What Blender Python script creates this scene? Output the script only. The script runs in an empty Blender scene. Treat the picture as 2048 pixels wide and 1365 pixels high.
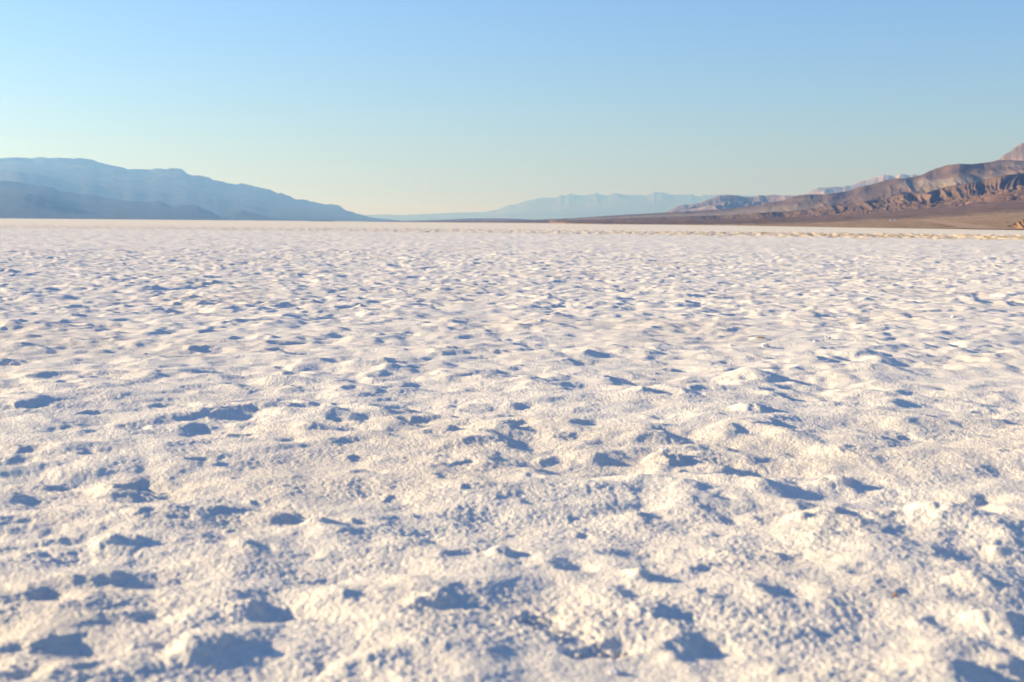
import bpy, math, random
import numpy as np
from mathutils import Matrix, Vector

# ------------------------------------------------------------------ camera
H = 1.2                                   # camera height above the salt
FPX = 2844.0                              # focal length in 2048-px pixels
PITCH = math.atan((682.5 - 445.4) / FPX)
ROLL = 0.0083
fw = Vector((0, math.cos(PITCH), -math.sin(PITCH)))
r0 = Vector((1, 0, 0)); u0 = r0.cross(fw)
rt = r0 * math.cos(ROLL) + u0 * math.sin(ROLL)
up = u0 * math.cos(ROLL) - r0 * math.sin(ROLL)
sc = bpy.context.scene
cam = bpy.data.cameras.new('camera'); co = bpy.data.objects.new('camera', cam)
sc.collection.objects.link(co); sc.camera = co
cam.sensor_width = 36; cam.lens = FPX * 36 / 2048
cam.clip_start = 0.05; cam.clip_end = 400000
co.matrix_world = Matrix(((rt.x, up.x, -fw.x, 0), (rt.y, up.y, -fw.y, 0), (rt.z, up.z, -fw.z, H), (0, 0, 0, 1)))
cam.dof.use_dof = True; cam.dof.focus_distance = 16.0; cam.dof.aperture_fstop = 3.2

def ray(px, py):                          # photo pixel -> (azimuth, tan elevation)
    x = (px - 1024) / FPX; y = -(py - 682.5) / FPX
    d = fw + rt * x + up * y
    return math.atan2(d.x, d.y), d.z / math.hypot(d.x, d.y)
def ground_pt(px, py):
    a, t = ray(px, py); r = H / -t
    return r * math.sin(a), r * math.cos(a), r

# ------------------------------------------------------------------ light
SUN_AZ = math.radians(-76)                # clockwise from +Y (view direction)
SUN_EL = math.radians(14.5)
w = bpy.data.worlds.new('World'); sc.world = w; w.use_nodes = True
nt = w.node_tree; nt.nodes.clear()
sky = nt.nodes.new('ShaderNodeTexSky'); sky.sky_type = 'NISHITA'; sky.sun_disc = False
sky.sun_elevation = SUN_EL; sky.sun_rotation = SUN_AZ
sky.altitude = 0; sky.air_density = 1.0; sky.dust_density = 0.5; sky.ozone_density = 3.0
bg = nt.nodes.new('ShaderNodeBackground'); bg.inputs[1].default_value = 0.081
wo = nt.nodes.new('ShaderNodeOutputWorld')
tn = nt.nodes.new('ShaderNodeMix'); tn.data_type = 'RGBA'; tn.blend_type = 'MULTIPLY'
tn.inputs[0].default_value = 1; tn.inputs[7].default_value = (0.79, 0.935, 1.34, 1)   # white balance of the sky light
nt.links.new(sky.outputs[0], tn.inputs[6]); nt.links.new(tn.outputs[2], bg.inputs[0]); nt.links.new(bg.outputs[0], wo.inputs[0])
sl = bpy.data.lights.new('sun', 'SUN'); sl.energy = 4.6; sl.angle = math.radians(0.5); sl.color = (1.0, 0.83, 0.56)
so = bpy.data.objects.new('sun', sl); sc.collection.objects.link(so)
sd = Vector((math.sin(SUN_AZ) * math.cos(SUN_EL), math.cos(SUN_AZ) * math.cos(SUN_EL), math.sin(SUN_EL)))
so.rotation_euler = (-sd).to_track_quat('-Z', 'Y').to_euler()
sc.view_settings.view_transform = 'Standard'; sc.view_settings.look = 'None'
sc.view_settings.exposure = 1.13; sc.view_settings.gamma = 1.0
sc.cycles.use_denoising = True; sc.cycles.use_adaptive_sampling = False
sc.cycles.max_bounces = 6; sc.cycles.diffuse_bounces = 3; sc.cycles.volume_bounces = 0
sc.cycles.glossy_bounces = 2

# ------------------------------------------------------------------ helpers
def tag(o, label=None, cat=None, group=None, kind=None):
    if label: o['label'] = label
    if cat: o['category'] = cat
    if group: o['group'] = group
    if kind: o['kind'] = kind
    return o

def _hash(ix, iy, seed):
    h = (ix.astype(np.uint32) * np.uint32(374761393) + iy.astype(np.uint32) * np.uint32(668265263)
         + np.uint32((seed * 1442695041) & 0xffffffff))
    h ^= h >> np.uint32(13); h *= np.uint32(1274126177); h ^= h >> np.uint32(16)
    return h
_ang = np.linspace(0, 2 * np.pi, 256, endpoint=False, dtype=np.float32)
_GX, _GY = np.cos(_ang), np.sin(_ang)
def perlin(x, y, seed=0):                 # gradient noise, about -1..1
    x = np.asarray(x, np.float64); y = np.asarray(y, np.float64)
    fx = np.floor(x); fy = np.floor(y)
    ix = fx.astype(np.int64); iy = fy.astype(np.int64)
    dx = (x - fx).astype(np.float32); dy = (y - fy).astype(np.float32)
    u = dx * dx * dx * (dx * (dx * 6 - 15) + 10); v = dy * dy * dy * (dy * (dy * 6 - 15) + 10)
    def g(i, j, a, b):
        k = _hash(i, j, seed) & np.uint32(255)
        return _GX[k] * a + _GY[k] * b
    n00 = g(ix, iy, dx, dy); n10 = g(ix + 1, iy, dx - 1, dy)
    n01 = g(ix, iy + 1, dx, dy - 1); n11 = g(ix + 1, iy + 1, dx - 1, dy - 1)
    a = n00 + u * (n10 - n00); b = n01 + u * (n11 - n01)
    return (a + v * (b - a)) * 1.45
def fbm(x, y, seed, n=4, gain=0.5, lac=2.03):
    s = 0; a = 1.0
    for k in range(n):
        s = s + a * perlin(x, y, seed + 17 * k); x = x * lac; y = y * lac; a *= gain
    return s
def ridged(x, y, seed, n=4, gain=0.5):    # 0..~1, sharp crests at 1
    s = 0; a = 1.0; t = 0
    for k in range(n):
        s = s + a * (1 - np.abs(perlin(x, y, seed + 31 * k))) ** 2; t += a
        x = x * 2.07; y = y * 2.07; a *= gain
    return s / t
def sstep(a, b, x):
    t = np.clip((x - a) / (b - a), 0, 1); return t * t * (3 - 2 * t)

def grid_mesh(name, X, Y, Z, mat, col=None, wrap=False, smooth=True, cap=None):
    m, n = X.shape
    V = np.stack([X, Y, Z], -1).reshape(-1, 3).astype(np.float32)
    i = np.arange(m - 1)[:, None]; j = np.arange(n if wrap else n - 1)[None, :]
    j2 = (j + 1) % n
    F = np.stack([i * n + j, i * n + j2, (i + 1) * n + j2, (i + 1) * n + j], -1).reshape(-1, 4).astype(np.int32)
    if not wrap or True: F = F[:, ::-1]
    if cap is not None:                   # centre vertex closing the first row
        V = np.vstack([V, np.array([cap], np.float32)])
    me = bpy.data.meshes.new(name)
    nf = len(F); loops = F.reshape(-1); starts = np.arange(nf, dtype=np.int32) * 4
    if cap is not None:
        c = len(V) - 1; jj = np.arange(n)
        T = np.stack([jj, (jj + 1) % n, np.full(n, c)], -1).astype(np.int32)[:, ::-1]
        starts = np.concatenate([starts, nf * 4 + np.arange(n, dtype=np.int32) * 3])
        loops = np.concatenate([loops, T.reshape(-1)])
    me.vertices.add(len(V)); me.vertices.foreach_set('co', V.reshape(-1))
    me.loops.add(len(loops)); me.loops.foreach_set('vertex_index', loops.astype(np.int32))
    me.polygons.add(len(starts)); me.polygons.foreach_set('loop_start', starts.astype(np.int32))
    if smooth: me.polygons.foreach_set('use_smooth', np.ones(len(starts), bool))
    me.update(calc_edges=True)
    if col is not None:
        C = np.ones((len(V), 4), np.float32); cc = col.reshape(-1, 3); C[:len(cc), :3] = cc
        at = me.color_attributes.new('tint', 'FLOAT_COLOR', 'POINT'); at.data.foreach_set('color', C.reshape(-1))
    me.materials.append(mat)
    o = bpy.data.objects.new(name, me); sc.collection.objects.link(o)
    return o

def new_mat(name, rough=0.9):
    m = bpy.data.materials.new(name); m.use_nodes = True
    b = m.node_tree.nodes['Principled BSDF']; b.inputs['Roughness'].default_value = rough
    b.inputs['Specular IOR Level'].default_value = 0.2
    return m, m.node_tree, b
def noise_node(nt, vec, scale, detail=4, rough=0.6):
    n = nt.nodes.new('ShaderNodeTexNoise'); n.inputs['Scale'].default_value = scale
    n.inputs['Detail'].default_value = detail; n.inputs['Roughness'].default_value = rough
    nt.links.new(vec, n.inputs['Vector']); return n
def ramp(nt, fac, stops):
    r = nt.nodes.new('ShaderNodeValToRGB'); e = r.color_ramp.elements
    while len(e) < len(stops): e.new(0.5)
    for k, (p, c) in enumerate(stops): e[k].position = p; e[k].color = (*c, 1)
    nt.links.new(fac, r.inputs[0]); return r
def mix(nt, a, b, fac, mode='MIX'):
    m = nt.nodes.new('ShaderNodeMix'); m.data_type = 'RGBA'; m.blend_type = mode
    for s, v in ((6, a), (7, b), (0, fac)):
        if hasattr(v, 'is_linked'): nt.links.new(v, m.inputs[s])
        else: m.inputs[s].default_value = v if s == 0 else (*v, 1)
    return m.outputs[2]

# ------------------------------------------------------------------ salt flat
def salt_material():
    m, nt, b = new_mat('salt_crust', 0.75)
    geo = nt.nodes.new('ShaderNodeNewGeometry'); P = geo.outputs['Position']
    att = nt.nodes.new('ShaderNodeAttribute'); att.attribute_name = 'tint'
    n1 = noise_node(nt, P, 1.3, 6, 0.65)
    r1 = ramp(nt, n1.outputs[0], [(0.3, (0.94, 0.925, 0.91)), (0.55, (1, 1, 1)), (0.75, (1, 0.98, 0.95))])
    n2 = noise_node(nt, P, 45, 5, 0.7)
    r2 = ramp(nt, n2.outputs[0], [(0.28, (0.74, 0.70, 0.68)), (0.46, (1, 1, 1)), (0.8, (1, 1, 1))])
    c = mix(nt, att.outputs['Color'], r1.outputs[0], 1.0, 'MULTIPLY')
    c = mix(nt, c, r2.outputs[0], 0.45, 'MULTIPLY')
    nt.links.new(c, b.inputs['Base Color'])
    v = nt.nodes.new('ShaderNodeTexVoronoi'); v.inputs['Scale'].default_value = 75
    nt.links.new(P, v.inputs['Vector'])
    n3 = noise_node(nt, P, 32, 8, 0.78)
    ad = nt.nodes.new('ShaderNodeMath'); ad.operation = 'SUBTRACT'
    ml = nt.nodes.new('ShaderNodeMath'); ml.operation = 'MULTIPLY'; ml.inputs[1].default_value = 0.5
    nt.links.new(v.outputs[0], ml.inputs[0]); nt.links.new(n3.outputs[0], ad.inputs[0]); nt.links.new(ml.outputs[0], ad.inputs[1])
    bp = nt.nodes.new('ShaderNodeBump'); bp.inputs['Strength'].default_value = 0.9; bp.inputs['Distance'].default_value = 0.012
    nt.links.new(ad.outputs[0], bp.inputs['Height']); nt.links.new(bp.outputs[0], b.inputs['Normal'])
    return m

# relief seen in the photograph: (cx, cy, w, h) of shaded hollows in photo pixels
HOL = []
for x, y, a, b in [(690,65,130,40),(390,90,90,25),(30,95,70,30),(150,85,100,20),(360,160,280,60),(530,150,110,35),(950,100,260,60),
 (1090,60,130,40),(870,150,240,30),(990,180,90,25),(120,262,110,40),(70,300,150,40),(370,275,80,30),(240,375,130,35),(600,370,180,50),
 (610,430,240,60),(800,295,70,40),(960,310,120,30),(1170,205,110,40),(1260,65,60,25),(1390,65,80,25),(1370,125,90,20),(1680,80,80,30),
 (1820,65,80,40),(1660,115,60,15),(1700,145,60,15),(1860,100,70,20),(1880,165,160,40),(1460,265,110,40),(1480,330,130,40),(1600,420,110,25),
 (1180,390,80,20),(960,355,50,30),(1060,440,80,30),(1920,408,90,30),(1850,300,140,30),(1700,495,60,35),(1180,520,190,80),(1210,590,60,50),
 (1460,530,90,50),(1040,625,120,40),(1220,645,70,40),(200,560,340,70),(300,600,130,60),(650,530,160,40),(640,700,70,30),(870,610,160,50),
 (950,575,60,30),(260,670,200,50),(620,760,330,50),(200,830,170,120),(1190,770,70,30),(930,830,60,30),(1160,895,290,80),(640,900,180,90),
 (290,1030,200,80),(640,1040,130,110),(60,1050,110,50),(50,890,70,30),(1050,1045,130,50),(1290,1090,140,90),(1640,1100,300,90),
 (1440,860,130,60),(1780,890,80,40),(1850,830,50,50),(1850,650,80,30),(1620,655,50,20),(1780,270,70,30),(1820,350,90,30),(420,1130,160,60),(120,1160,200,60)]:
    HOL.append((x / 2, 780 + y / 2, a / 2, b / 2))
for x, y, a, b in [(620,30,140,40),(330,60,60,20),(50,65,100,30),(20,110,60,30),(50,140,110,20),(1130,20,120,15),(1410,65,80,25),(1930,80,130,50),
 (640,120,130,20),(850,120,80,15),(290,140,90,15),(90,170,140,15),(260,200,120,35),(710,185,110,50),(970,185,130,40),(1620,185,80,30),
 (1780,190,60,15),(1970,250,70,25),(50,230,130,30),(190,275,130,25),(910,290,110,30),(740,312,110,20),(1110,350,110,40),(1440,365,190,50),
 (1340,240,60,20),(100,350,90,30),(180,385,60,30),(560,350,60,20),(850,410,130,50),(960,360,70,30),(1240,450,160,50),(1070,500,140,70),
 (1380,520,160,40),(570,495,140,40),(290,495,70,25),(840,555,110,30),(330,560,90,25),(130,440,100,30),(1880,490,240,80),(1900,430,120,50),
 (1310,578,110,30),(1180,650,140,60),(500,640,200,50),(240,710,180,60),(30,665,100,50),(770,730,100,40),(1380,740,160,60),(1860,640,220,90),
 (1100,830,200,50),(480,825,150,50),(690,915,220,60),(800,1030,220,120),(880,850,140,70),(1280,960,120,50),(1790,940,170,50),(1920,800,60,40),
 (1900,1140,200,60),(1500,1130,140,50),(1560,820,80,30),(1700,720,80,40),(2030,1020,70,50),(1190,1150,150,50)]:
    HOL.append((1024 + x / 2, 780 + y / 2, a / 2, b / 2))
for x, y, a, b in [(440,530,110,25),(250,518,110,20),(300,455,70,20),(130,487,130,15),(40,520,80,25),(540,505,140,12),(690,490,110,20),(320,550,90,30),
 (920,560,90,20),(1190,615,300,35),(720,577,100,10),(640,690,130,30),(930,620,100,40),(250,630,50,20),(1460,405,80,20),(1700,550,60,40),
 (1150,690,90,15),(1380,540,100,20),(270,375,90,15),(620,370,70,25),(120,393,90,15),(40,470,60,15),(600,280,60,12),(1210,312,60,12),
 (1500,335,70,15),(1640,385,90,12),(1680,272,60,10),(1930,250,60,15),(1560,490,60,15),(1300,512,70,18),(760,690,100,12),(1850,570,80,14),
 (1480,655,90,16),(1820,690,110,20),(1580,560,80,14),(1000,420,90,14),(760,375,60,20),(520,345,90,10)]:
    HOL.append((1000 + x / 1.954, 440 + y / 1.954, a / 1.954, b / 1.954))
for x, y, a, b in [(200,520,180,25),(80,580,130,30),(240,680,120,50),(120,725,90,20),(410,645,120,20),(860,520,120,20),(1010,430,120,20),
 (890,455,100,15),(500,352,80,15),(370,390,90,12),(470,450,100,20),(810,345,90,12),(910,338,70,12),(680,287,130,8),(1200,355,100,15),
 (1280,397,60,12),(1140,520,70,15),(1240,545,130,30),(1380,580,150,20),(1240,690,90,30),(1720,458,70,15),(1900,435,90,25),(1320,340,70,12),
 (1510,360,60,15),(700,670,80,12),(580,565,60,15),(1170,600,60,20),(1220,630,80,12),(1880,540,70,15),(1440,700,60,20),(1000,480,80,10),
 (600,360,60,10),(270,380,60,10),(530,405,90,12),(1050,400,60,10),(1430,455,60,12),(1620,590,70,16)]:
    HOL.append((x / 2.048, 440 + y / 2.048, a / 2.048, b / 2.048))
MOU = [(1024+1650/2,780+470/2,110,50),(1024+580/2,780+1000/2,85,75),(1024+1820/2,780+760/2,85,40),(1024+1280/2,780+350/2,55,18),(1024+500/2,780+735/2,60,32),
 (1024+1170/2,780+500/2,60,28),(1990/2,780+640/2,60,24),(800/2,780+1010/2,90,60),(1290/2,780+525/2,50,38),(470/2,780+590/2,70,46),(1000/2,780+850/2,50,26),
 (1750/2,780+850/2,70,40),(430/2,780+380/2,60,20),(1024+960/2,780+85/2,60,14),(1024+1990/2,780+600/2,50,30),(1024+620/2,780+260/2,60,14),(1024+1930/2,780+900/2,80,40)]

def spacing(r):                           # radial spacing of the relief grid
    return np.where(r < 60, 0.0016 * r, np.where(r < 320, 0.0034 * r, 0.03 * r))

PITS = None
def make_pits():
    rng = np.random.default_rng(5); P = []
    for (px, py, a, b) in HOL:
        x, y, r = ground_pt(px, py)
        hs = FPX / r; vs = H * FPX / r ** 2
        rx = 0.5 * a / hs; ry = min(0.5 * b / vs, 1.1 * rx); ry = max(ry, 0.45 * rx)
        P.append((x, y, rx * 1.12, ry * 1.12, 0, min(0.45 * rx, 0.065)))
    for (px, py, a, b) in MOU:
        x, y, r = ground_pt(px, py + b * .3)
        hs = FPX / r; vs = H * FPX / r ** 2
        rx = 0.5 * a / hs; ry = min(0.5 * b / vs, 1.1 * rx)
        P.append((x, y, rx, max(ry, .6 * rx), 0, -min(0.5 * rx, 0.07)))
    # scattered hollows and footprints further out and to the sides
    n = 0
    while n < 2600:
        r = 3 + 72 * rng.random() ** 1.3; a = (rng.random() - .5) * 1.25
        x, y = r * math.sin(a), r * math.cos(a)
        if abs(a) < 0.36 and r < 19: continue
        s = 0.06 + 0.13 * rng.random() ** 1.5
        P.append((x, y, s * rng.uniform(1, 1.9), s * rng.uniform(.7, 1.2), rng.uniform(0, 3.14), s * rng.uniform(.28, .5)))
        n += 1
    return P

SX, SY = math.sin(SUN_AZ), math.cos(SUN_AZ)
def base_relief(x, y, sp):
    """procedural relief at world x, y; octaves finer than the local grid fade out"""
    def fade(lam): return sstep(1.2, 2.4, lam / sp)
    wx = x + 0.05 * perlin(x / .33, y / .33, 91) + 0.02 * perlin(x / .1, y / .1, 93)
    wy = y + 0.05 * perlin(x / .33, y / .33, 92) + 0.02 * perlin(x / .1, y / .1, 94)
    h = 0.035 * perlin(x / 7, y / 7, 1) + 0.022 * perlin(x / 2.4, y / 2.4, 2)
    rgh = 0.75 + 0.55 * perlin(x / 1.7, y / 1.7, 3)
    rgh = np.clip(rgh, 0.5, 1.3)
    h += rgh * 0.052 * perlin(wx / .85, wy / .85, 4)
    bl = np.abs(perlin(wx / .5, wy / .5, 5))
    h += rgh * (0.030 * perlin(wx / .42, wy / .42, 15) + 0.016 * bl) * fade(.42)
    mid = 1 + .28 * sstep(8, 26, np.hypot(x, y))
    h += mid * rgh * 0.021 * perlin(wx / .21, wy / .21, 6) * fade(.21)
    h += mid ** 2 * rgh * 0.0054 * perlin(wx / .11, wy / .11, 7) * fade(.11)
    g = np.clip(0.8 + 0.5 * perlin(x / .5, y / .5, 8), .3, 1.3)
    h += g * 0.0022 * np.abs(perlin(x / .052, y / .052, 9)) * 1.6 * fade(.052)
    h += g * 0.0030 * perlin(x / .027, y / .027, 10) * fade(.027)
    h += g * 0.0026 * perlin(x / .0145, y / .0145, 11) * fade(.0145)
    return h

def relief(x, y, sp, r, az):
    h = base_relief(x, y, sp)
    wx = x + 0.055 * perlin(x / .2, y / .2, 51) + 0.03 * perlin(x / .07, y / .07, 52) + .02 * perlin(x / .5, y / .5, 53)
    wy = y + 0.055 * perlin(x / .2, y / .2, 61) + 0.03 * perlin(x / .07, y / .07, 62)
    flat = h.shape; mod = 1 + .45 * perlin(x / .13, y / .13, 54)
    for (px, py, rx, ry, rot, d) in PITS:
        R = 2.6 * max(rx, ry); pr = math.hypot(px, py); pa = math.atan2(px, py)
        if len(flat) == 2:
            i0 = np.searchsorted(r[:, 0], pr - R); i1 = np.searchsorted(r[:, 0], pr + R)
            da = R / max(pr, .5)
            j0 = np.searchsorted(az[0], pa - da); j1 = np.searchsorted(az[0], pa + da)
            s = (slice(i0, i1), slice(j0, j1))
        else: s = (slice(None),)
        X = wx[s] - px; Y = wy[s] - py
        if X.size == 0: continue
        c, q = math.cos(rot), math.sin(rot)
        a = (X * c + Y * q) / rx; b = (-X * q + Y * c) / ry
        e = a * a + b * b
        if d > 0:
            pit = np.exp(-e ** 1.6)
            # broken lip on the sunward side, which throws the shade into the hollow
            lx = (X - SX * rx * 1.15) / rx; ly = (Y - SY * ry * 1.15) / ry
            lip = np.exp(-(lx * lx + ly * ly) * 1.8)
            h[s] += d * (-0.38 * pit + 0.33 * lip) * mod[s]
        else:
            h[s] += -d * np.exp(-e ** 1.25)
    # trodden hollow with the lugs of a sole standing up into the light, lower middle of the picture
    for (qx, qy, rot, L, Wd) in ((1105, 1256, .3, .16, .085), (1215, 1296, -.5, .12, .075)):
        cx, cy, _ = ground_pt(qx, qy)
        X = wx - cx; Y = wy - cy; c, q = math.cos(rot), math.sin(rot)
        a = (X * c + Y * q); b = (-X * q + Y * c)
        m = np.exp(-((a / Wd) ** 2 + (b / L) ** 2) ** 2)
        s_ = m > .01
        if not s_.any(): continue
        a, b, m_ = a[s_], b[s_], m[s_]
        lug = sstep(.0, .7, np.cos((a + .3 * b) * 2 * np.pi / .042)) * sstep(-.2, .6, np.cos(b * 2 * np.pi / .07)) * sstep(-.7, .2, perlin(a / .06, b / .08, 77))
        h[s_] += m_ * (-0.024 + 0.015 * lug)
    # rough tan belt of broken crust, 120-260 m out on the right
    bm = belt(x, y)
    f2 = sstep(1.0, 2.0, 1.3 / sp)
    h += bm * (0.24 * np.maximum(perlin(x / .9, y / 3.0, 81), -.2) * 1.0 + 0.09 * perlin(x / .7, y / 1.3, 82)) * f2
    far = sstep(25, 140, r)
    h = h * (1 + .15 * far * (1 - bm))
    return h

def belt(x, y):
    r = np.hypot(x, y); a = np.arctan2(x, y)
    inner = 165 - 75 * (a - -.1) + 9 * perlin(a * 60, r * 0, 85) ; inner = np.maximum(inner, 118)
    outer = inner * 1.75
    n = 5 * perlin(x / 5, y / 8, 84)
    s = .32 + .68 * sstep(-.25, .2, a) * (0.5 + 0.5 * sstep(.0, .3, a))
    return sstep(inner - 8 + n, inner + 12 + n, r) * (1 - sstep(outer - 60, outer + 10, r)) * s * (a < 1.2)

def build_ground():
    global PITS
    PITS = make_pits()
    rr = [1.2]
    while rr[-1] < 2.6: rr.append(rr[-1] * 1.03)
    while rr[-1] < 90000:
        q = rr[-1]; rr.append(q + float(spacing(np.float64(q))))
    rr = np.array(rr)
    A = math.radians(27); aa = list(np.arange(-A, A, 0.00078)); step = 0.00078
    left = []; c = aa[0]; s = step
    while c - s > -math.pi: s = min(s * 1.12, .06); c -= s; left.append(c)
    left = [v for v in left if v > -math.pi + .02] ; right = [-v for v in left]
    az = np.array(left[::-1] + aa + right)
    R, T = np.meshgrid(rr, az, indexing='ij')
    X = R * np.sin(T); Y = R * np.cos(T)
    fade_wide = sstep(1.0, 1.6, np.abs(T))
    sp = spacing(R) * .55 + R * 0.00078 * .45 + fade_wide * .05 * R
    Z = np.zeros_like(R)
    near = rr < 600; k = int(near.sum())
    Z[:k] = relief(X[:k], Y[:k], sp[:k], R[:k], T[:k])
    Z[:k] *= (1 - sstep(350, 600, R[:k]))
    # colour of the crust itself: white salt, tan broken belt, creamier far salt
    C = np.empty(R.shape + (3,), np.float32); C[:] = (0.86, 0.805, 0.69)
    bm = belt(X, Y)[..., None] * np.clip(.8 + .5 * perlin(X / 2.1, Y / 4, 86), .2, 1)[..., None]
    C = C * (1 - bm) + np.array((0.66, 0.51, 0.30), np.float32) * bm
    dk = (sstep(.12, .45, perlin(X / .55, Y / 6, 87) + .25 * perlin(X / 9, Y / 12, 89)) * (1 - sstep(190, 240, R)))[..., None] * bm
    C = C * (1 - dk) + np.array((0.17, 0.125, 0.075), np.float32) * dk
    f = sstep(90, 330, R)[..., None] * (1 - bm)
    C = C * (1 - f) + np.array((0.88, 0.79, 0.60), np.float32) * f
    d = sstep(.1, .6, fbm(X / 3.1, Y / 3.1, 88, 3))[..., None] * .06
    C = C * (1 - d * np.array((.6, .9, 1.2), np.float32))
    o = grid_mesh('salt_ground', X, Y, Z, salt_material(), C, wrap=True, cap=(0, 0, 0))
    tag(o, 'white bumpy salt crust covering the flat basin floor', None, None, 'structure')
def ground_z(x, y):
    x = np.array([x]); y = np.array([y]); r = np.hypot(x, y)
    return float(relief(x, y, spacing(r), r, np.arctan2(x, y))[0])

# ------------------------------------------------------------------ terrain
def rock_material(name, rough_scale, bump, stripes=None):
    m, nt, b = new_mat(name, 0.95)
    geo = nt.nodes.new('ShaderNodeNewGeometry'); P = geo.outputs['Position']
    att = nt.nodes.new('ShaderNodeAttribute'); att.attribute_name = 'tint'
    n1 = noise_node(nt, P, rough_scale, 7, 0.7)
    r1 = ramp(nt, n1.outputs[0], [(0.3, (0.68, 0.68, 0.70)), (0.5, (1, 1, 1)), (0.72, (1.0, 0.96, 0.9))])
    c = mix(nt, att.outputs['Color'], r1.outputs[0], 0.9, 'MULTIPLY')
    nt.links.new(c, b.inputs['Base Color'])
    bp = nt.nodes.new('ShaderNodeBump'); bp.inputs['Strength'].default_value = 1; bp.inputs['Distance'].default_value = bump
    nt.links.new(n1.outputs[0], bp.inputs['Height']); nt.links.new(bp.outputs[0], b.inputs['Normal'])
    return m

def curve_tan(pts, az):                   # traced skyline -> tan(elevation) at each azimuth
    q = sorted(ray(px, py) for px, py in pts)
    return np.interp(az, [a for a, t in q], [t for a, t in q])

class Terrain:
    """heights on an azimuth/distance grid through ridge lines at given distances"""
    def __init__(s, px0, px1, step, curves, rows, back):
        a0 = ray(px0, 440)[0]; a1 = ray(px1, 440)[0]
        s.az = np.arange(a0, a1, step)
        s.Rk = []; s.Hk = []
        for k, c in enumerate(curves):
            r = c['r'](s.az) if callable(c['r']) else np.full(s.az.shape, float(c['r']))
            if k and c.get('wob'): r = r * (1 + c['wob'] * fbm(s.az * 22, s.az * 0 + k, 200 + k, 3))
            if c.get('pts') is None: h = np.full(s.az.shape, float(c.get('h', -1)))
            else:
                t = curve_tan(c['pts'], s.az)
                t = t + c.get('jag', 0) / FPX * fbm(s.az * c.get('jf', 260), s.az * 0, 300 + k, 4, .6)
                h = t * r + H
            s.Rk.append(r); s.Hk.append(h)
        # back slope
        s.Rk.append(s.Rk[-1] + back); s.Hk.append(np.full(s.az.shape, -4.0))
        def smooth(h, k=61):
            return np.convolve(np.pad(h, k // 2, 'edge'), np.hanning(k) / np.hanning(k).sum(), 'valid')
        Hs = [smooth(h) for h in s.Hk]
        R = []; Z = []; S = []
        for k in range(len(s.Rk) - 1):
            n = rows[k]; c0 = curves[k]; 
            seg = c0.get('shape', (1.0, 0.0)); dip = seg[1]
            for i in range(n if k < len(s.Rk) - 2 else n + 1):
                t = i / n
                r = s.Rk[k] + (s.Rk[k + 1] - s.Rk[k]) * t
                h = Hs[k] + (Hs[k + 1] - Hs[k]) * t ** seg[0]
                h = h + (s.Hk[k + 1] - Hs[k + 1]) * t ** 5 + (s.Hk[k] - Hs[k]) * (1 - t) ** 5
                if k == len(s.Rk) - 2: h = s.Hk[k] + (s.Hk[k + 1] - s.Hk[k]) * t
                h = h - dip * 4 * t * (1 - t) * np.abs(s.Hk[k + 1] - s.Hk[k])
                R.append(r); Z.append(h); S.append(np.full(s.az.shape, k + t))
        s.R = np.array(R); s.Z = np.array(Z); s.S = np.array(S)
        s.A = np.broadcast_to(s.az, s.R.shape)
        s.X = s.R * np.sin(s.A); s.Y = s.R * np.cos(s.A)
    def hit(s, px, py):                   # where a photo pixel lies on this terrain
        a, t = ray(px, py); j = int(np.argmin(np.abs(s.az - a)))
        e = (s.Z[:, j] - H) / s.R[:, j]
        i = int(np.argmax(e >= t)) if (e >= t).any() else int(np.argmax(e))
        return s.X[i, j], s.Y[i, j], s.Z[i, j], i, j
    def z_at(s, x, y):
        a = math.atan2(x, y); r = math.hypot(x, y); j = int(np.argmin(np.abs(s.az - a)))
        return float(np.interp(r, s.R[:, j], s.Z[:, j]))

def mixc(C, col, m):
    m = np.clip(m, 0, 1)[..., None]; return C * (1 - m) + np.array(col, np.float32) * m

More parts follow.
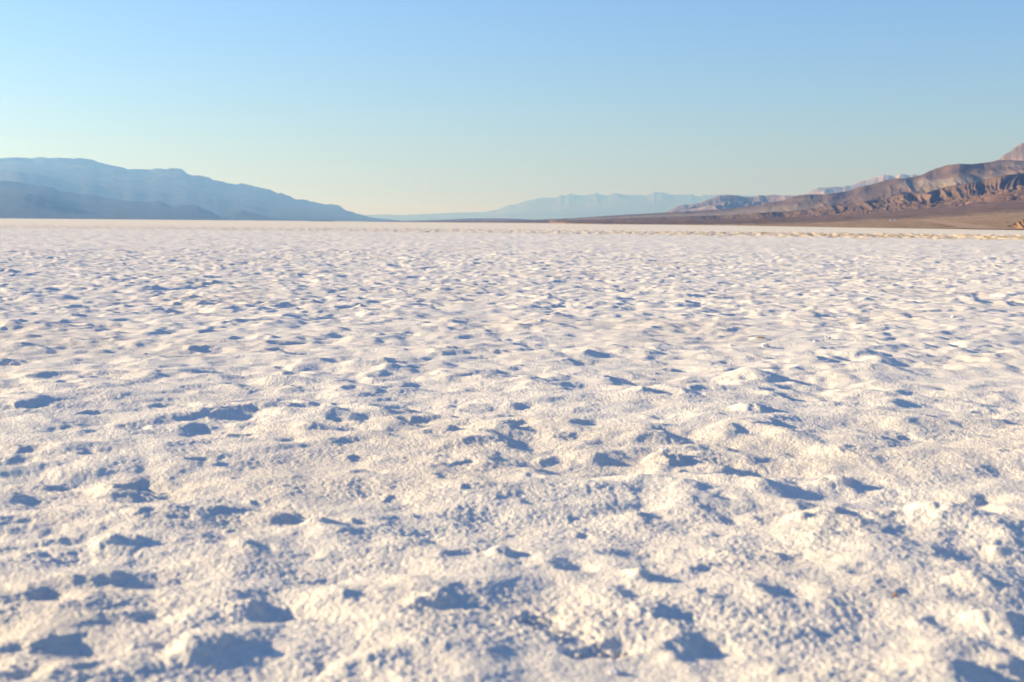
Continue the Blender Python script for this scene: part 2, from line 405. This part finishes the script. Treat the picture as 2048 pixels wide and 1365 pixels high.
def build_right():
    shore = [(560, 442.2), (1050, 446.1), (1300, 451.2), (1400, 452.2), (1700, 457.3), (2048, 462.2), (2500, 470)]
    def shore_r(az):
        t = curve_tan(shore, az); return np.clip(H / np.maximum(-t, 1e-5), 380, 3200)
    c1 = [(560, 443), (800, 444.5), (1050, 445.4), (1300, 450.2), (1450, 450.5), (1550, 449.5), (1650, 446.3), (1740, 441.8), (1780, 440.3), (1848, 436.5), (1930, 432), (2048, 425), (2300, 412), (2600, 395)]
    c2 = [(560, 443), (800, 444.5), (1050, 444.3), (1150, 444), (1250, 443.5), (1348, 441), (1448, 437.5), (1548, 434), (1648, 430.5), (1748, 425), (1848, 415), (1948, 407), (2048, 397), (2300, 380), (2600, 360)]
    c3 = [(560, 443), (800, 444), (1050, 443), (1150, 440.5), (1250, 437), (1340, 434), (1448, 431), (1550, 424), (1600, 421), (1660, 411), (1700, 406), (1760, 399), (1800, 389), (1848, 387), (1892, 373.5), (1911, 371), (1930, 368), (1970, 359), (1994, 353), (2024, 349), (2048, 346), (2120, 335), (2300, 330), (2600, 330)]
    c4 = [(560, 443), (680, 443.6), (800, 443.4), (860, 443.2), (1000, 442.5), (1068, 440.3), (1150, 436.5), (1248, 430), (1300, 427.3), (1340, 425), (1400, 422), (1448, 418.6), (1487, 414), (1507, 411), (1536, 406), (1565, 402), (1585, 394), (1604, 391), (1619, 389.5), (1648, 389.7),
          (1670, 386.5), (1698, 382), (1718, 374.7), (1748, 368), (1772.5, 360.4), (1791, 357.3), (1807, 357.3), (1822, 354.8), (1837, 353), (1848, 347.6), (1870, 338), (1895, 330.4), (1918, 328), (1930, 328),
          (1942, 329), (1959, 327), (1980, 324.5), (1996, 321), (2021, 320.5), (2048, 322), (2100, 318), (2200, 300), (2350, 290), (2600, 300)]
    T = Terrain(560, 2560, 0.00042, [
        dict(r=shore_r, h=-0.6, shape=(1.3, 0)),
        dict(r=lambda a: np.maximum(1700.0, shore_r(a) * 1.1), pts=c1, shape=(1, 0.0)),
        dict(r=lambda a: np.maximum(2700.0, shore_r(a) * 1.15), pts=c2, shape=(1, .0), wob=.03),
        dict(r=lambda a: np.maximum(3400.0, shore_r(a) * 1.2), pts=c3, shape=(1.7, .25), wob=.03),
        dict(r=4500, pts=c4, wob=.025, jag=.5)], [70, 70, 130, 190, 20], 1800)
    S, A, R = T.S, T.A, T.R
    arc = A * 5600; Z = T.Z
    hgt = np.maximum(Z, 0)
    # alluvial fan: shallow washes running down towards the lake bed
    e23 = sstep(1.8, 2.2, S) * (1 - sstep(2.7, 3.0, S)); 
    w1 = ridged(arc / 420 + .25 * fbm(arc / 200, R / 200, 33, 3), (R + arc * .35) / 190, 21, 5, .55)
    w2 = ridged(arc / 150, (R + arc * .35) / 75, 22, 4, .6)
    small = sstep(0.4, 1.2, S) * (1 - sstep(3.9, 4.0, S))
    amp = sstep(ray(1250, 440)[0], ray(1700, 440)[0], A)
    w3 = ridged((arc - R * .5) / 230, (R + arc * .3) / 60, 23, 4, .6)
    Z = Z - e23 * (4 + 23 * amp) * (w1 ** 2) - small * e23 * 6 * w2 * amp - e23 * (1.5 + 11 * amp) * sstep(.45, .9, w3)
    Z = Z - sstep(.5, 1.3, S) * (1 - sstep(1.8, 2.2, S)) * 1.5 * fbm(arc / 130, R / 60, 24, 4)
    # badland flutes on the steep hill fronts
    e34 = sstep(3.0, 3.12, S) * (1 - sstep(3.93, 4.0, S))
    wv = fbm(arc / 300, R / 500, 34, 3) 
    g1 = ridged((arc - R * .06) / 170 + .5 * wv, R / 900 + .4 * wv, 25, 2)
    g2 = ridged((arc + R * .14) / 70 + .8 * wv, R / 1100, 26, 3, .6)
    g3 = ridged((arc + R * .1) / 31 + .6 * wv, R / 800, 36, 2, .5)
    rel = np.maximum(T.Hk[4] - T.Hk[3], 0)[None, :]
    Z = Z - e34 * np.minimum(rel, 160) * (0.20 * (1 - g1) + (.07 * (1 - g3) + 0.15 * (1 - g2)) * (1 - .75 * sstep(3.55, 3.9, S))) * (.45 + .55 * sstep(ray(1560, 440)[0], ray(1720, 440)[0], A))
    e2b = sstep(2.45, 2.9, S) * (1 - sstep(2.96, 3.0, S))
    rel2 = np.maximum(T.Hk[3] - T.Hk[2], 0)[None, :]
    Z = Z - e2b * np.minimum(rel2, 70) * .55 * (1 - g2)
    T.Z = Z
    # rock and gravel colours
    C = np.empty(R.shape + (3,), np.float32); C[:] = (0.135, 0.088, 0.056)
    n = fbm(arc / 300, R / 300, 27, 4); n2 = fbm(arc / 60, R / 60, 28, 4)
    C = mixc(C, (0.37, 0.25, 0.14), (1 - sstep(.9, 1.25, S + .12 * n)) * .95)
    C = mixc(C, (0.18, 0.108, 0.068), sstep(1.0, 1.4, S) * (1 - sstep(2.3, 2.9, S)) * .8)
    C = mixc(C, (0.17, 0.108, 0.064), sstep(2.6, 3.0, S + .2 * n) * sstep(-.2, .5, n) * .8)
    band = sstep(.05, .45, fbm(arc / 700, Z / 60, 29, 2))
    C = mixc(C, (0.29, 0.225, 0.15), e34 * band * .8)
    C = mixc(C, (0.12, 0.078, 0.051), sstep(3.75, 3.95, S) * .8)
    C = mixc(C, (0.23, 0.20, 0.165), e34 * sstep(.1, .6, fbm(arc / 350, Z / 60, 30, 3)) * .6)
    C *= (1 + .14 * n2)[..., None]
    wash = fbm((arc + R * .2) / 420, R / 32, 37, 3)          # pale and dark gravel tongues across the fan
    scrub = sstep(.25, .6, perlin(arc / 9, R / 30, 38) + .5 * perlin(arc / 60, R / 90, 39))
    C *= (1 + .30 * np.clip(wash, -.8, .8) * (1 - e34))[..., None]
    C *= (1 - .35 * scrub * (1 - sstep(2.2, 2.9, S)))[..., None]
    C = mixc(C, (0.20, 0.17, 0.08), (1 - sstep(0.0, .05, S)) * .7)
    o = grid_mesh('hills', T.X, T.Y, Z, rock_material('hill_gravel', 0.045, 4.0), C)
    tag(o, 'brown gravel fan and gullied badland hills on the right', None, None, 'structure')
    return T

def mountain(name, label, px0, px1, step, curves, rows, back, gul, cols, nscale, bump):
    T = Terrain(px0, px1, step, curves, rows, back)
    rc = float(np.mean(T.Rk[-2])); arc = T.A * rc
    S = T.S; last = len(curves) - 1
    e = sstep(0.05, .35, S) * (1 - sstep(last - .04, last, S)) + (S > last) * .0
    lam, amp = gul
    wv = fbm(arc / (lam * 2.2), T.R / (lam * 2.2), 44, 4)
    g = ridged(arc / lam + .7 * wv, T.R / (lam * 2.0) + .3 * wv, 45, 5, .55)
    Hm = np.maximum(T.Z, 0)
    T.Z = T.Z - e * Hm * amp * (1 - g)
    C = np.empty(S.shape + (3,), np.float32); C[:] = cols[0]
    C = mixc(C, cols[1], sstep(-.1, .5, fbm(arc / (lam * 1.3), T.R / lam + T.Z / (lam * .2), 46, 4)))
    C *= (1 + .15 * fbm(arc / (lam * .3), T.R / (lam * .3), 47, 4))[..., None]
    o = grid_mesh(name, T.X, T.Y, T.Z, rock_material(name + '_rock', nscale, bump), C)
    tag(o, label, None, None, 'structure')
    return T

def z(sx, sy, x0, y0, pts): return [(x0 + x / sx, y0 + y / sy) for x, y in pts]

def build_mountains():
    D = ((0.022, 0.032, 0.045), (0.03, 0.038, 0.05))  # rock darkened and blued to stand in for shade on the left ranges
    L2 = [(-700, 330), (-420, 306), (-200, 322)] + z(5.85, 5.85, 0, 300, [(0,100),(150,88),(330,95),(370,102),(450,85),(520,88),(570,97),(680,92),(850,102),(930,95),(1080,115),(1150,145),(1300,180),(1450,210),(1500,228),(1600,225),(1740,230)]) + \
        z(5.85, 5.85, 300, 310, [(0,175),(70,160),(130,160),(180,172),(250,155),(320,158),(380,170),(440,225),(500,242),(570,240),(640,255),(690,265),(740,295),(850,312),(900,330),(1020,348),(1060,332),(1150,350),(1290,385),(1390,405),(1500,450),(1540,445),(1570,465),(1640,485),(1700,522),(1740,523)]) + \
        z(5.85, 5.85, 600, 370, [(0,170),(80,175),(110,195),(180,202),(280,230),(350,225),(460,240),(490,270),(550,305),(610,315),(650,335),(720,350),(840,385),(1000,400),(1180,418),(1300,427),(1500,440)])
    L2m = [(-700, 350), (-200, 340), (0, 341), (68, 343), (94, 351), (120, 358), (200, 371), (300, 380), (370, 390), (450, 402), (520, 414), (600, 426), (680, 436), (740, 442.5), (900, 447)]
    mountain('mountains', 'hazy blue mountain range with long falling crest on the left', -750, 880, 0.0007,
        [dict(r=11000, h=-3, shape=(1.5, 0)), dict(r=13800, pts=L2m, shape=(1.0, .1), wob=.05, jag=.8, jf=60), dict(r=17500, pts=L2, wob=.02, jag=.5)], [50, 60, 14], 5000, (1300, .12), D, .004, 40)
    L1 = [(-700, 350), (-300, 352)] + z(5.85, 5.85, 0, 300, [(0,365),(120,370),(200,375),(280,395),(380,400),(500,425),(620,440),(700,485),(860,500),(940,520),(1060,520),(1200,555),(1370,575),(1500,600),(1720,605)]) + \
        z(5.85, 5.85, 300, 310, [(0,550),(60,538),(130,545),(250,605),(330,585),(450,583),(560,600),(700,660),(760,690),(850,745),(1000,775),(1300,790)])
    L1m = [(-700, 380), (-200, 385), (0, 391), (50, 389), (100, 404), (125, 414), (145, 424), (200, 430), (300, 434), (400, 438), (520, 443)]
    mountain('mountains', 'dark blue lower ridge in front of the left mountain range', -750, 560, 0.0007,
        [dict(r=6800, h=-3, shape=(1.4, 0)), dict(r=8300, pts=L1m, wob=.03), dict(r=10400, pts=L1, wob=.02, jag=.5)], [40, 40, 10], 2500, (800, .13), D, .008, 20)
    L0 = z(5.85, 5.85, 300, 310, [(700,775),(850,742),(920,700),(1000,655),(1060,650),(1150,670),(1300,705),(1400,730),(1600,745),(2048,762),(2300,778)])
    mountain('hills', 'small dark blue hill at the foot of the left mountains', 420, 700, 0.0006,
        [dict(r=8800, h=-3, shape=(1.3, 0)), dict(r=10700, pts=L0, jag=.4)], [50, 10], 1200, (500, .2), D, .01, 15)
    CF = [(560, 432), (733, 430.5), (770, 429.2), (805, 430.7), (815, 430), (860, 428.3)] + z(5.85, 5.85, 900, 370, [(0,330),(250,322),(400,318),(560,290),(640,260),(700,232),(780,230),(830,205),(950,175),(1050,152),(1130,148),(1180,152),(1250,145),(1300,115),(1340,128),(1400,100),(1480,122),(1560,125),(1650,115),(1720,92),(1780,122),(1850,125),(1920,95),(2030,115)]) + \
        z(10.24, 10.24, 1248, 370, [(0,205),(160,215),(200,205),(400,205),(450,220),(520,200),(620,130),(660,155),(780,155),(900,190),(1000,205),(1200,200),(1300,205),(1370,185),(1480,235),(1560,235),(1640,205),(1900,210),(2048,200)]) + [(1600, 395), (1900, 400)]
    mountain('mountains', 'pale distant mountain range on the horizon at centre right', 560, 1900, 0.0005,
        [dict(r=30000, h=-5, shape=(1.3, 0)), dict(r=37000, pts=CF, jag=.35)], [80, 12], 9000, (3500, .3), ((0.12, 0.11, 0.11), (0.17, 0.15, 0.14)), .0015, 150)
    M = [(640, 446), (760, 443), (820, 442), (870, 440.6), (900, 439.2), (934, 437.5), (985, 437), (1037, 438), (1067, 440), (1120, 443), (1200, 447)]
    mountain('hills', 'low purple gravel rise on the horizon at the centre', 640, 1200, 0.0004,
        [dict(r=5500, h=-3), dict(r=8500, pts=M)], [60, 10], 3000, (300, .3), ((0.13, 0.10, 0.10), (0.2, 0.16, 0.15)), .01, 15)
    R5 = z(10.24, 10.24, 1248, 370, [(700,600),(850,570),(930,520),(1080,440),(1250,405),(1330,415),(1550,370),(1750,290),(1950,220),(2040,215)]) + \
        z(10.24, 10.24, 1448, 360, [(0,315),(130,310),(260,320),(360,345),(540,355),(640,345),(720,315),(800,320),(860,330),(920,315),(1050,305),(1200,325),(1350,320),(1500,315),(1700,300)]) + [(1700, 385), (1900, 380)]
    R5m = [(1300, 432), (1340, 424), (1400, 417), (1440, 406), (1470, 402), (1520, 405), (1560, 400), (1640, 400), (1900, 398)]
    mountain('hills', 'pink and blue striped low hills beyond the brown fan', 1300, 1900, 0.00035,
        [dict(r=6600, h=0, shape=(1.2, 0)), dict(r=7800, pts=R5m, wob=.05, jag=3, jf=90, shape=(1.3, .1)), dict(r=9000, pts=R5, jag=.3)], [50, 60, 10], 3000, (420, .5), ((0.20, 0.16, 0.14), (0.44, 0.31, 0.22)), .01, 15)
    R4 = z(10.24, 10.24, 1448, 360, [(1500,330),(1700,290),(1800,215),(1930,160),(2040,160)]) + \
        z(8.03, 8.03, 1648, 300, [(60,605),(200,590),(320,600),(330,580),(430,575),(540,520),(640,490),(680,495),(770,455),(870,430),(960,400),(1050,410),(1150,435),(1220,390),(1300,390),(1370,415),(1430,395),(1520,410)]) + [(1900, 356), (2000, 352), (2200, 340)]
    mountain('mountains', 'pale pink and blue peaks showing behind the brown hills', 1590, 2200, 0.0003,
        [dict(r=12000, h=-3, shape=(1.2, 0)), dict(r=14500, pts=R4, jag=.35)], [110, 10], 4000, (800, .45), ((0.26, 0.22, 0.17), (0.42, 0.32, 0.23)), .006, 25)
    R3 = [(1900, 345), (1960, 335), (1996, 320.5), (2009, 309), (2021, 303), (2032.6, 293.5), (2044, 286.5), (2052, 287), (2080, 272), (2140, 258), (2200, 262), (2300, 240), (2500, 250)]
    mountain('mountains', 'sunlit pink rocky peak at the right edge', 1900, 2500, 0.0003,
        [dict(r=5400, h=0, shape=(1.1, 0)), dict(r=7000, pts=R3, jag=.5)], [120, 10], 3000, (420, .35), ((0.19, 0.145, 0.10), (0.33, 0.23, 0.155)), .01, 20)

# ------------------------------------------------------------------ small things
def lump_mesh(name, n, size, seed, mat, squash=.6, jag=.35):
    import bmesh
    bm = bmesh.new(); bmesh.ops.create_icosphere(bm, subdivisions=n, radius=1)
    P = np.array([v.co[:] for v in bm.verts])
    d = 1 + jag * fbm(P[:, 0] * 1.1 + P[:, 2] * .7 + seed, P[:, 1] * 1.1 - P[:, 2] * .9, seed, 3)
    for v, k in zip(bm.verts, d): v.co = (v.co.x * k * size[0], v.co.y * k * size[1], max(v.co.z * k * size[2], -.45 * size[2]))
    me = bpy.data.meshes.new(name); bm.to_mesh(me); bm.free(); me.materials.append(mat)
    o = bpy.data.objects.new(name, me); sc.collection.objects.link(o); return o

def simple_rock(name, c0, c1, scale, bump):
    m, nt, b = new_mat(name, .9)
    t = nt.nodes.new('ShaderNodeTexCoord'); n1 = noise_node(nt, t.outputs['Object'], scale, 6, .7)
    r = ramp(nt, n1.outputs[0], [(.3, c0), (.7, c1)]); nt.links.new(r.outputs[0], b.inputs['Base Color'])
    bp = nt.nodes.new('ShaderNodeBump'); bp.inputs['Distance'].default_value = bump; bp.inputs['Strength'].default_value = 1
    nt.links.new(n1.outputs[0], bp.inputs['Height']); nt.links.new(bp.outputs[0], b.inputs['Normal'])
    return m

def build_small(T):
    salt = simple_rock('salt_chunk_mat', (.72, .68, .64), (.86, .83, .8), 60, .004)
    chunks = [
        (1229, 1337, .020, 'rounded white salt chunk in the shaded hollow at the bottom centre'),
        (1530, 694, .055, 'pale grey salt chunk beside the small brown patch'),
        (1461, 690, .03, 'small white salt chunk left of the brown patch'),
        (1632, 683, .045, 'white salt chunk in the sunlit rubble right of the brown patch'),
        (1655, 676, .04, 'knobbly salt chunk highest in the sunlit rubble on the right'),
        (1081, 650, .04, 'lone white salt chunk beside the hollows right of the centre line'),
        (27, 721, .05, 'white salt chunk on the shaded hollow at the left edge'),
        (1907, 636, .045, 'white salt chunk among small hollows near the right edge'),
        (1330, 908, .03, 'bright white salt chunk on the sunlit crest right of centre'),
        (718, 722, .035, 'white salt chunk at the tip of a flat blue hollow left of centre')]
    for k, (px, py, s, lab) in enumerate(chunks):
        x, y, r = ground_pt(px, py + 2)
        o = lump_mesh('salt_chunk', 4, (s * .75, s * .68, s * .5), 11 + k * 7, salt, jag=.45)
        o.location = (x, y, ground_z(x, y) + s * .15); o.rotation_euler = (0, 0, k * 1.3)
        tag(o, lab, 'salt chunk', 'loose salt chunks on the crust')
    # small brown mud patch / dead twigs
    mud = simple_rock('brown_mud', (.22, .14, .08), (.42, .30, .19), 80, .004)
    x, y, r = ground_pt(1521, 679)
    o = lump_mesh('mud_clod', 4, (.04, .02, .006), 5, mud, jag=.8)
    o.location = (x, y, ground_z(x, y) + .008); tag(o, 'small brown mud clod lying on the white salt', 'mud clod')
    ox, oy, r = ground_pt(1790, 1203)
    o = lump_mesh('pebble', 3, (.008, .007, .006), 9, simple_rock('orange_pebble', (.35, .17, .07), (.5, .27, .13), 200, .001))
    o.location = (ox, oy, ground_z(ox, oy) + .003); tag(o, 'tiny orange pebble on the salt at lower right', 'pebble')
    # dirt road along the tan bench
    pts = [(1700, 445.5), (1740, 443.5), (1780, 442), (1820, 442), (1858, 443), (1890, 446.5), (1917, 450.8), (1938, 454.5), (1955, 458), (1985, 460.2), (2048, 460.6), (2120, 461)]
    xs = []
    for a, b in zip(pts[:-1], pts[1:]):
        for i in range(12): xs.append((a[0] + (b[0] - a[0]) * i / 12, a[1] + (b[1] - a[1]) * i / 12))
    path = []
    for px, py in xs:
        X, Y, Zz, i, j = T.hit(px, py); path.append((X, Y))
    path = np.array(path); ker = np.ones(9) / 9
    path = np.stack([np.convolve(np.pad(path[:, k], 4, 'edge'), ker, 'valid') for k in (0, 1)], -1)
    t = np.gradient(path, axis=0); t /= np.linalg.norm(t, axis=1, keepdims=True) + 1e-9
    nrm = np.stack([-t[:, 1], t[:, 0]], -1)
    W = np.linspace(-1, 1, 5)[None, :, None] * 7
    G = path[:, None, :] + nrm[:, None, :] * W
    Zr = np.array([[T.z_at(gx, gy) + .35 for gx, gy in row] for row in G])
    m, nt, b = new_mat('track_gravel', .95); b.inputs['Base Color'].default_value = (.40, .27, .17, 1)
    o = grid_mesh('track', G[..., 0], G[..., 1], Zr, m)
    tag(o, 'pale dirt track crossing the tan bench', None, None, 'structure')
    # two white vehicles parked on the crest of the bench
    import bmesh
    def box(bm, x0, x1, y0, y1, z0, z1, tx=0, ty=0):
        v = [bm.verts.new(p) for p in ((x0, y0, z0), (x1, y0, z0), (x1, y1, z0), (x0, y1, z0), (x0 + tx, y0 + ty, z1), (x1 - tx, y0 + ty, z1), (x1 - tx, y1 - ty, z1), (x0 + tx, y1 - ty, z1))]
        for f in ((3, 2, 1, 0), (4, 5, 6, 7), (0, 1, 5, 4), (1, 2, 6, 5), (2, 3, 7, 6), (3, 0, 4, 7)): bm.faces.new([v[i] for i in f])
    def part(name, bm, mat, par):
        me = bpy.data.meshes.new(name); bm.to_mesh(me); bm.free(); me.materials.append(mat)
        o = bpy.data.objects.new(name, me); sc.collection.objects.link(o); o.parent = par; return o
    paint = new_mat('white_paint', .3)[0]; paint.node_tree.nodes['Principled BSDF'].inputs['Base Color'].default_value = (.8, .8, .8, 1)
    glass = new_mat('dark_glass', .1)[0]; glass.node_tree.nodes['Principled BSDF'].inputs['Base Color'].default_value = (.05, .06, .07, 1)
    rub = new_mat('rubber', .9)[0]; rub.node_tree.nodes['Principled BSDF'].inputs['Base Color'].default_value = (.03, .03, .03, 1)
    def car(px, py, high, lab):
        X, Y, Zz, i, j = T.hit(px, py)
        e = bpy.data.objects.new('parked_car', None); sc.collection.objects.link(e)
        e.location = (X, Y, T.z_at(X, Y)); e.rotation_euler = (0, 0, -.35)
        tag(e, lab, 'car', 'white vehicles on the far bench')
        bm = bmesh.new(); box(bm, -.95, .95, -2.4, 2.4, .35, 1.15, .05, .05); box(bm, -.88, .88, -1.3, 2.2, 1.15, high, .12, .35)
        bmesh.ops.bevel(bm, geom=bm.edges[:], offset=.05, segments=2, affect='EDGES'); part('body', bm, paint, e)
        bm = bmesh.new(); box(bm, -.78, .78, -1.36, -1.2, 1.2, high - .15, .08, .1); part('windscreen', bm, glass, e)
        for sx in (-1, 1):
            for sy in (-1.5, 1.5):
                bm = bmesh.new(); bmesh.ops.create_cone(bm, cap_ends=True, segments=20, radius1=.36, radius2=.36, depth=.24, matrix=Matrix.Translation((sx * .86, sy, .36)) @ Matrix.Rotation(math.pi / 2, 4, 'Y')); part('wheel', bm, rub, e)
    car(1780.5, 442, 2.6, 'white van parked on the far tan bench, the left and brighter of two')
    car(1790.5, 442, 2.1, 'white car parked on the far tan bench, the right and fainter of two')
    # rock outcrop and shrubs at the right edge of the bench
    roc = simple_rock('ochre_rock', (.26, .16, .09), (.40, .26, .15), .25, .6)
    for k, (px, py, sx, sy, sz, lab) in enumerate([(2056, 459, 3.9, 3.3, 3.6, 'ochre rock outcrop at the right edge of the tan bench'), (2031, 456, 1.3, 1.0, .7, 'low ochre boulder left of the outcrop at the right edge'), (2014, 448, .8, .7, .7, 'small pinkish boulder on the tan bench near the right edge')]):
        X, Y, Zz, i, j = T.hit(px, py); o = lump_mesh('rock_outcrop' if k == 0 else 'boulder', 5, (sx, sy, sz), 40 + k, roc, jag=.5)
        o.location = (X, Y, T.z_at(X, Y)); tag(o, lab, 'rock')
    leaf = new_mat('dark_scrub', .9)[0]; leaf.node_tree.nodes['Principled BSDF'].inputs['Base Color'].default_value = (.11, .08, .05, 1)
    for k, (px, py, w_, h_, lab) in enumerate([(2029, 450.5, 1.3, .7, 'dark desert shrub touching the ochre outcrop, the upper one'), (2020, 454, 1.4, .5, 'dark low desert shrub below the ochre outcrop'), (2037, 456, .9, .6, 'small dark shrub at the very foot of the ochre outcrop')]):
        X, Y, Zz, i, j = T.hit(px, py); rng = np.random.default_rng(k + 3)
        bm = bmesh.new()
        for q in range(700):
            a = rng.uniform(0, 6.28); u = rng.random() ** .5; zz = rng.random()
            c = Vector((math.cos(a) * u * w_ * (1 - .5 * zz), math.sin(a) * u * w_ * (1 - .5 * zz), zz * h_ * (1 - .3 * u)))
            d1 = Vector(rng.normal(size=3)).normalized() * .11; d2 = Vector(rng.normal(size=3)).normalized() * .05
            bm.faces.new([bm.verts.new(c - d1), bm.verts.new(c + d2), bm.verts.new(c + d1), bm.verts.new(c - d2)])
        me = bpy.data.meshes.new('shrub'); bm.to_mesh(me); bm.free(); me.materials.append(leaf)
        o = bpy.data.objects.new('desert_shrub', me); sc.collection.objects.link(o); o.location = (X, Y, T.z_at(X, Y)); tag(o, lab, 'shrub', 'shrubs by the outcrop')

# ------------------------------------------------------------------ haze
def build_haze():
    R, z0, z1 = 95000, -12, 900
    V = [(x, y, q) for q in (z0, z1) for x, y in ((-R, -R), (R, -R), (R, R), (-R, R))]
    F = [(3, 2, 1, 0), (4, 5, 6, 7), (0, 1, 5, 4), (1, 2, 6, 5), (2, 3, 7, 6), (3, 0, 4, 7)]
    me = bpy.data.meshes.new('haze'); me.from_pydata(V, [], F)
    m = bpy.data.materials.new('haze_air'); m.use_nodes = True; nt = m.node_tree; nt.nodes.clear()
    v = nt.nodes.new('ShaderNodeVolumePrincipled'); v.inputs['Color'].default_value = (0.19, 0.425, 1.0, 1)
    v.inputs['Absorption Color'].default_value = (0.955, 0.93, 1, 1); v.inputs['Density'].default_value = 9.3e-5; v.inputs['Anisotropy'].default_value = 0.35
    oo = nt.nodes.new('ShaderNodeOutputMaterial'); nt.links.new(v.outputs[0], oo.inputs['Volume'])
    me.materials.append(m); o = bpy.data.objects.new('haze', me); sc.collection.objects.link(o)
    tag(o, 'thin blue desert haze filling the basin', None, None, 'stuff')

build_ground()
T = build_right()
build_mountains()
build_small(T)
build_haze()
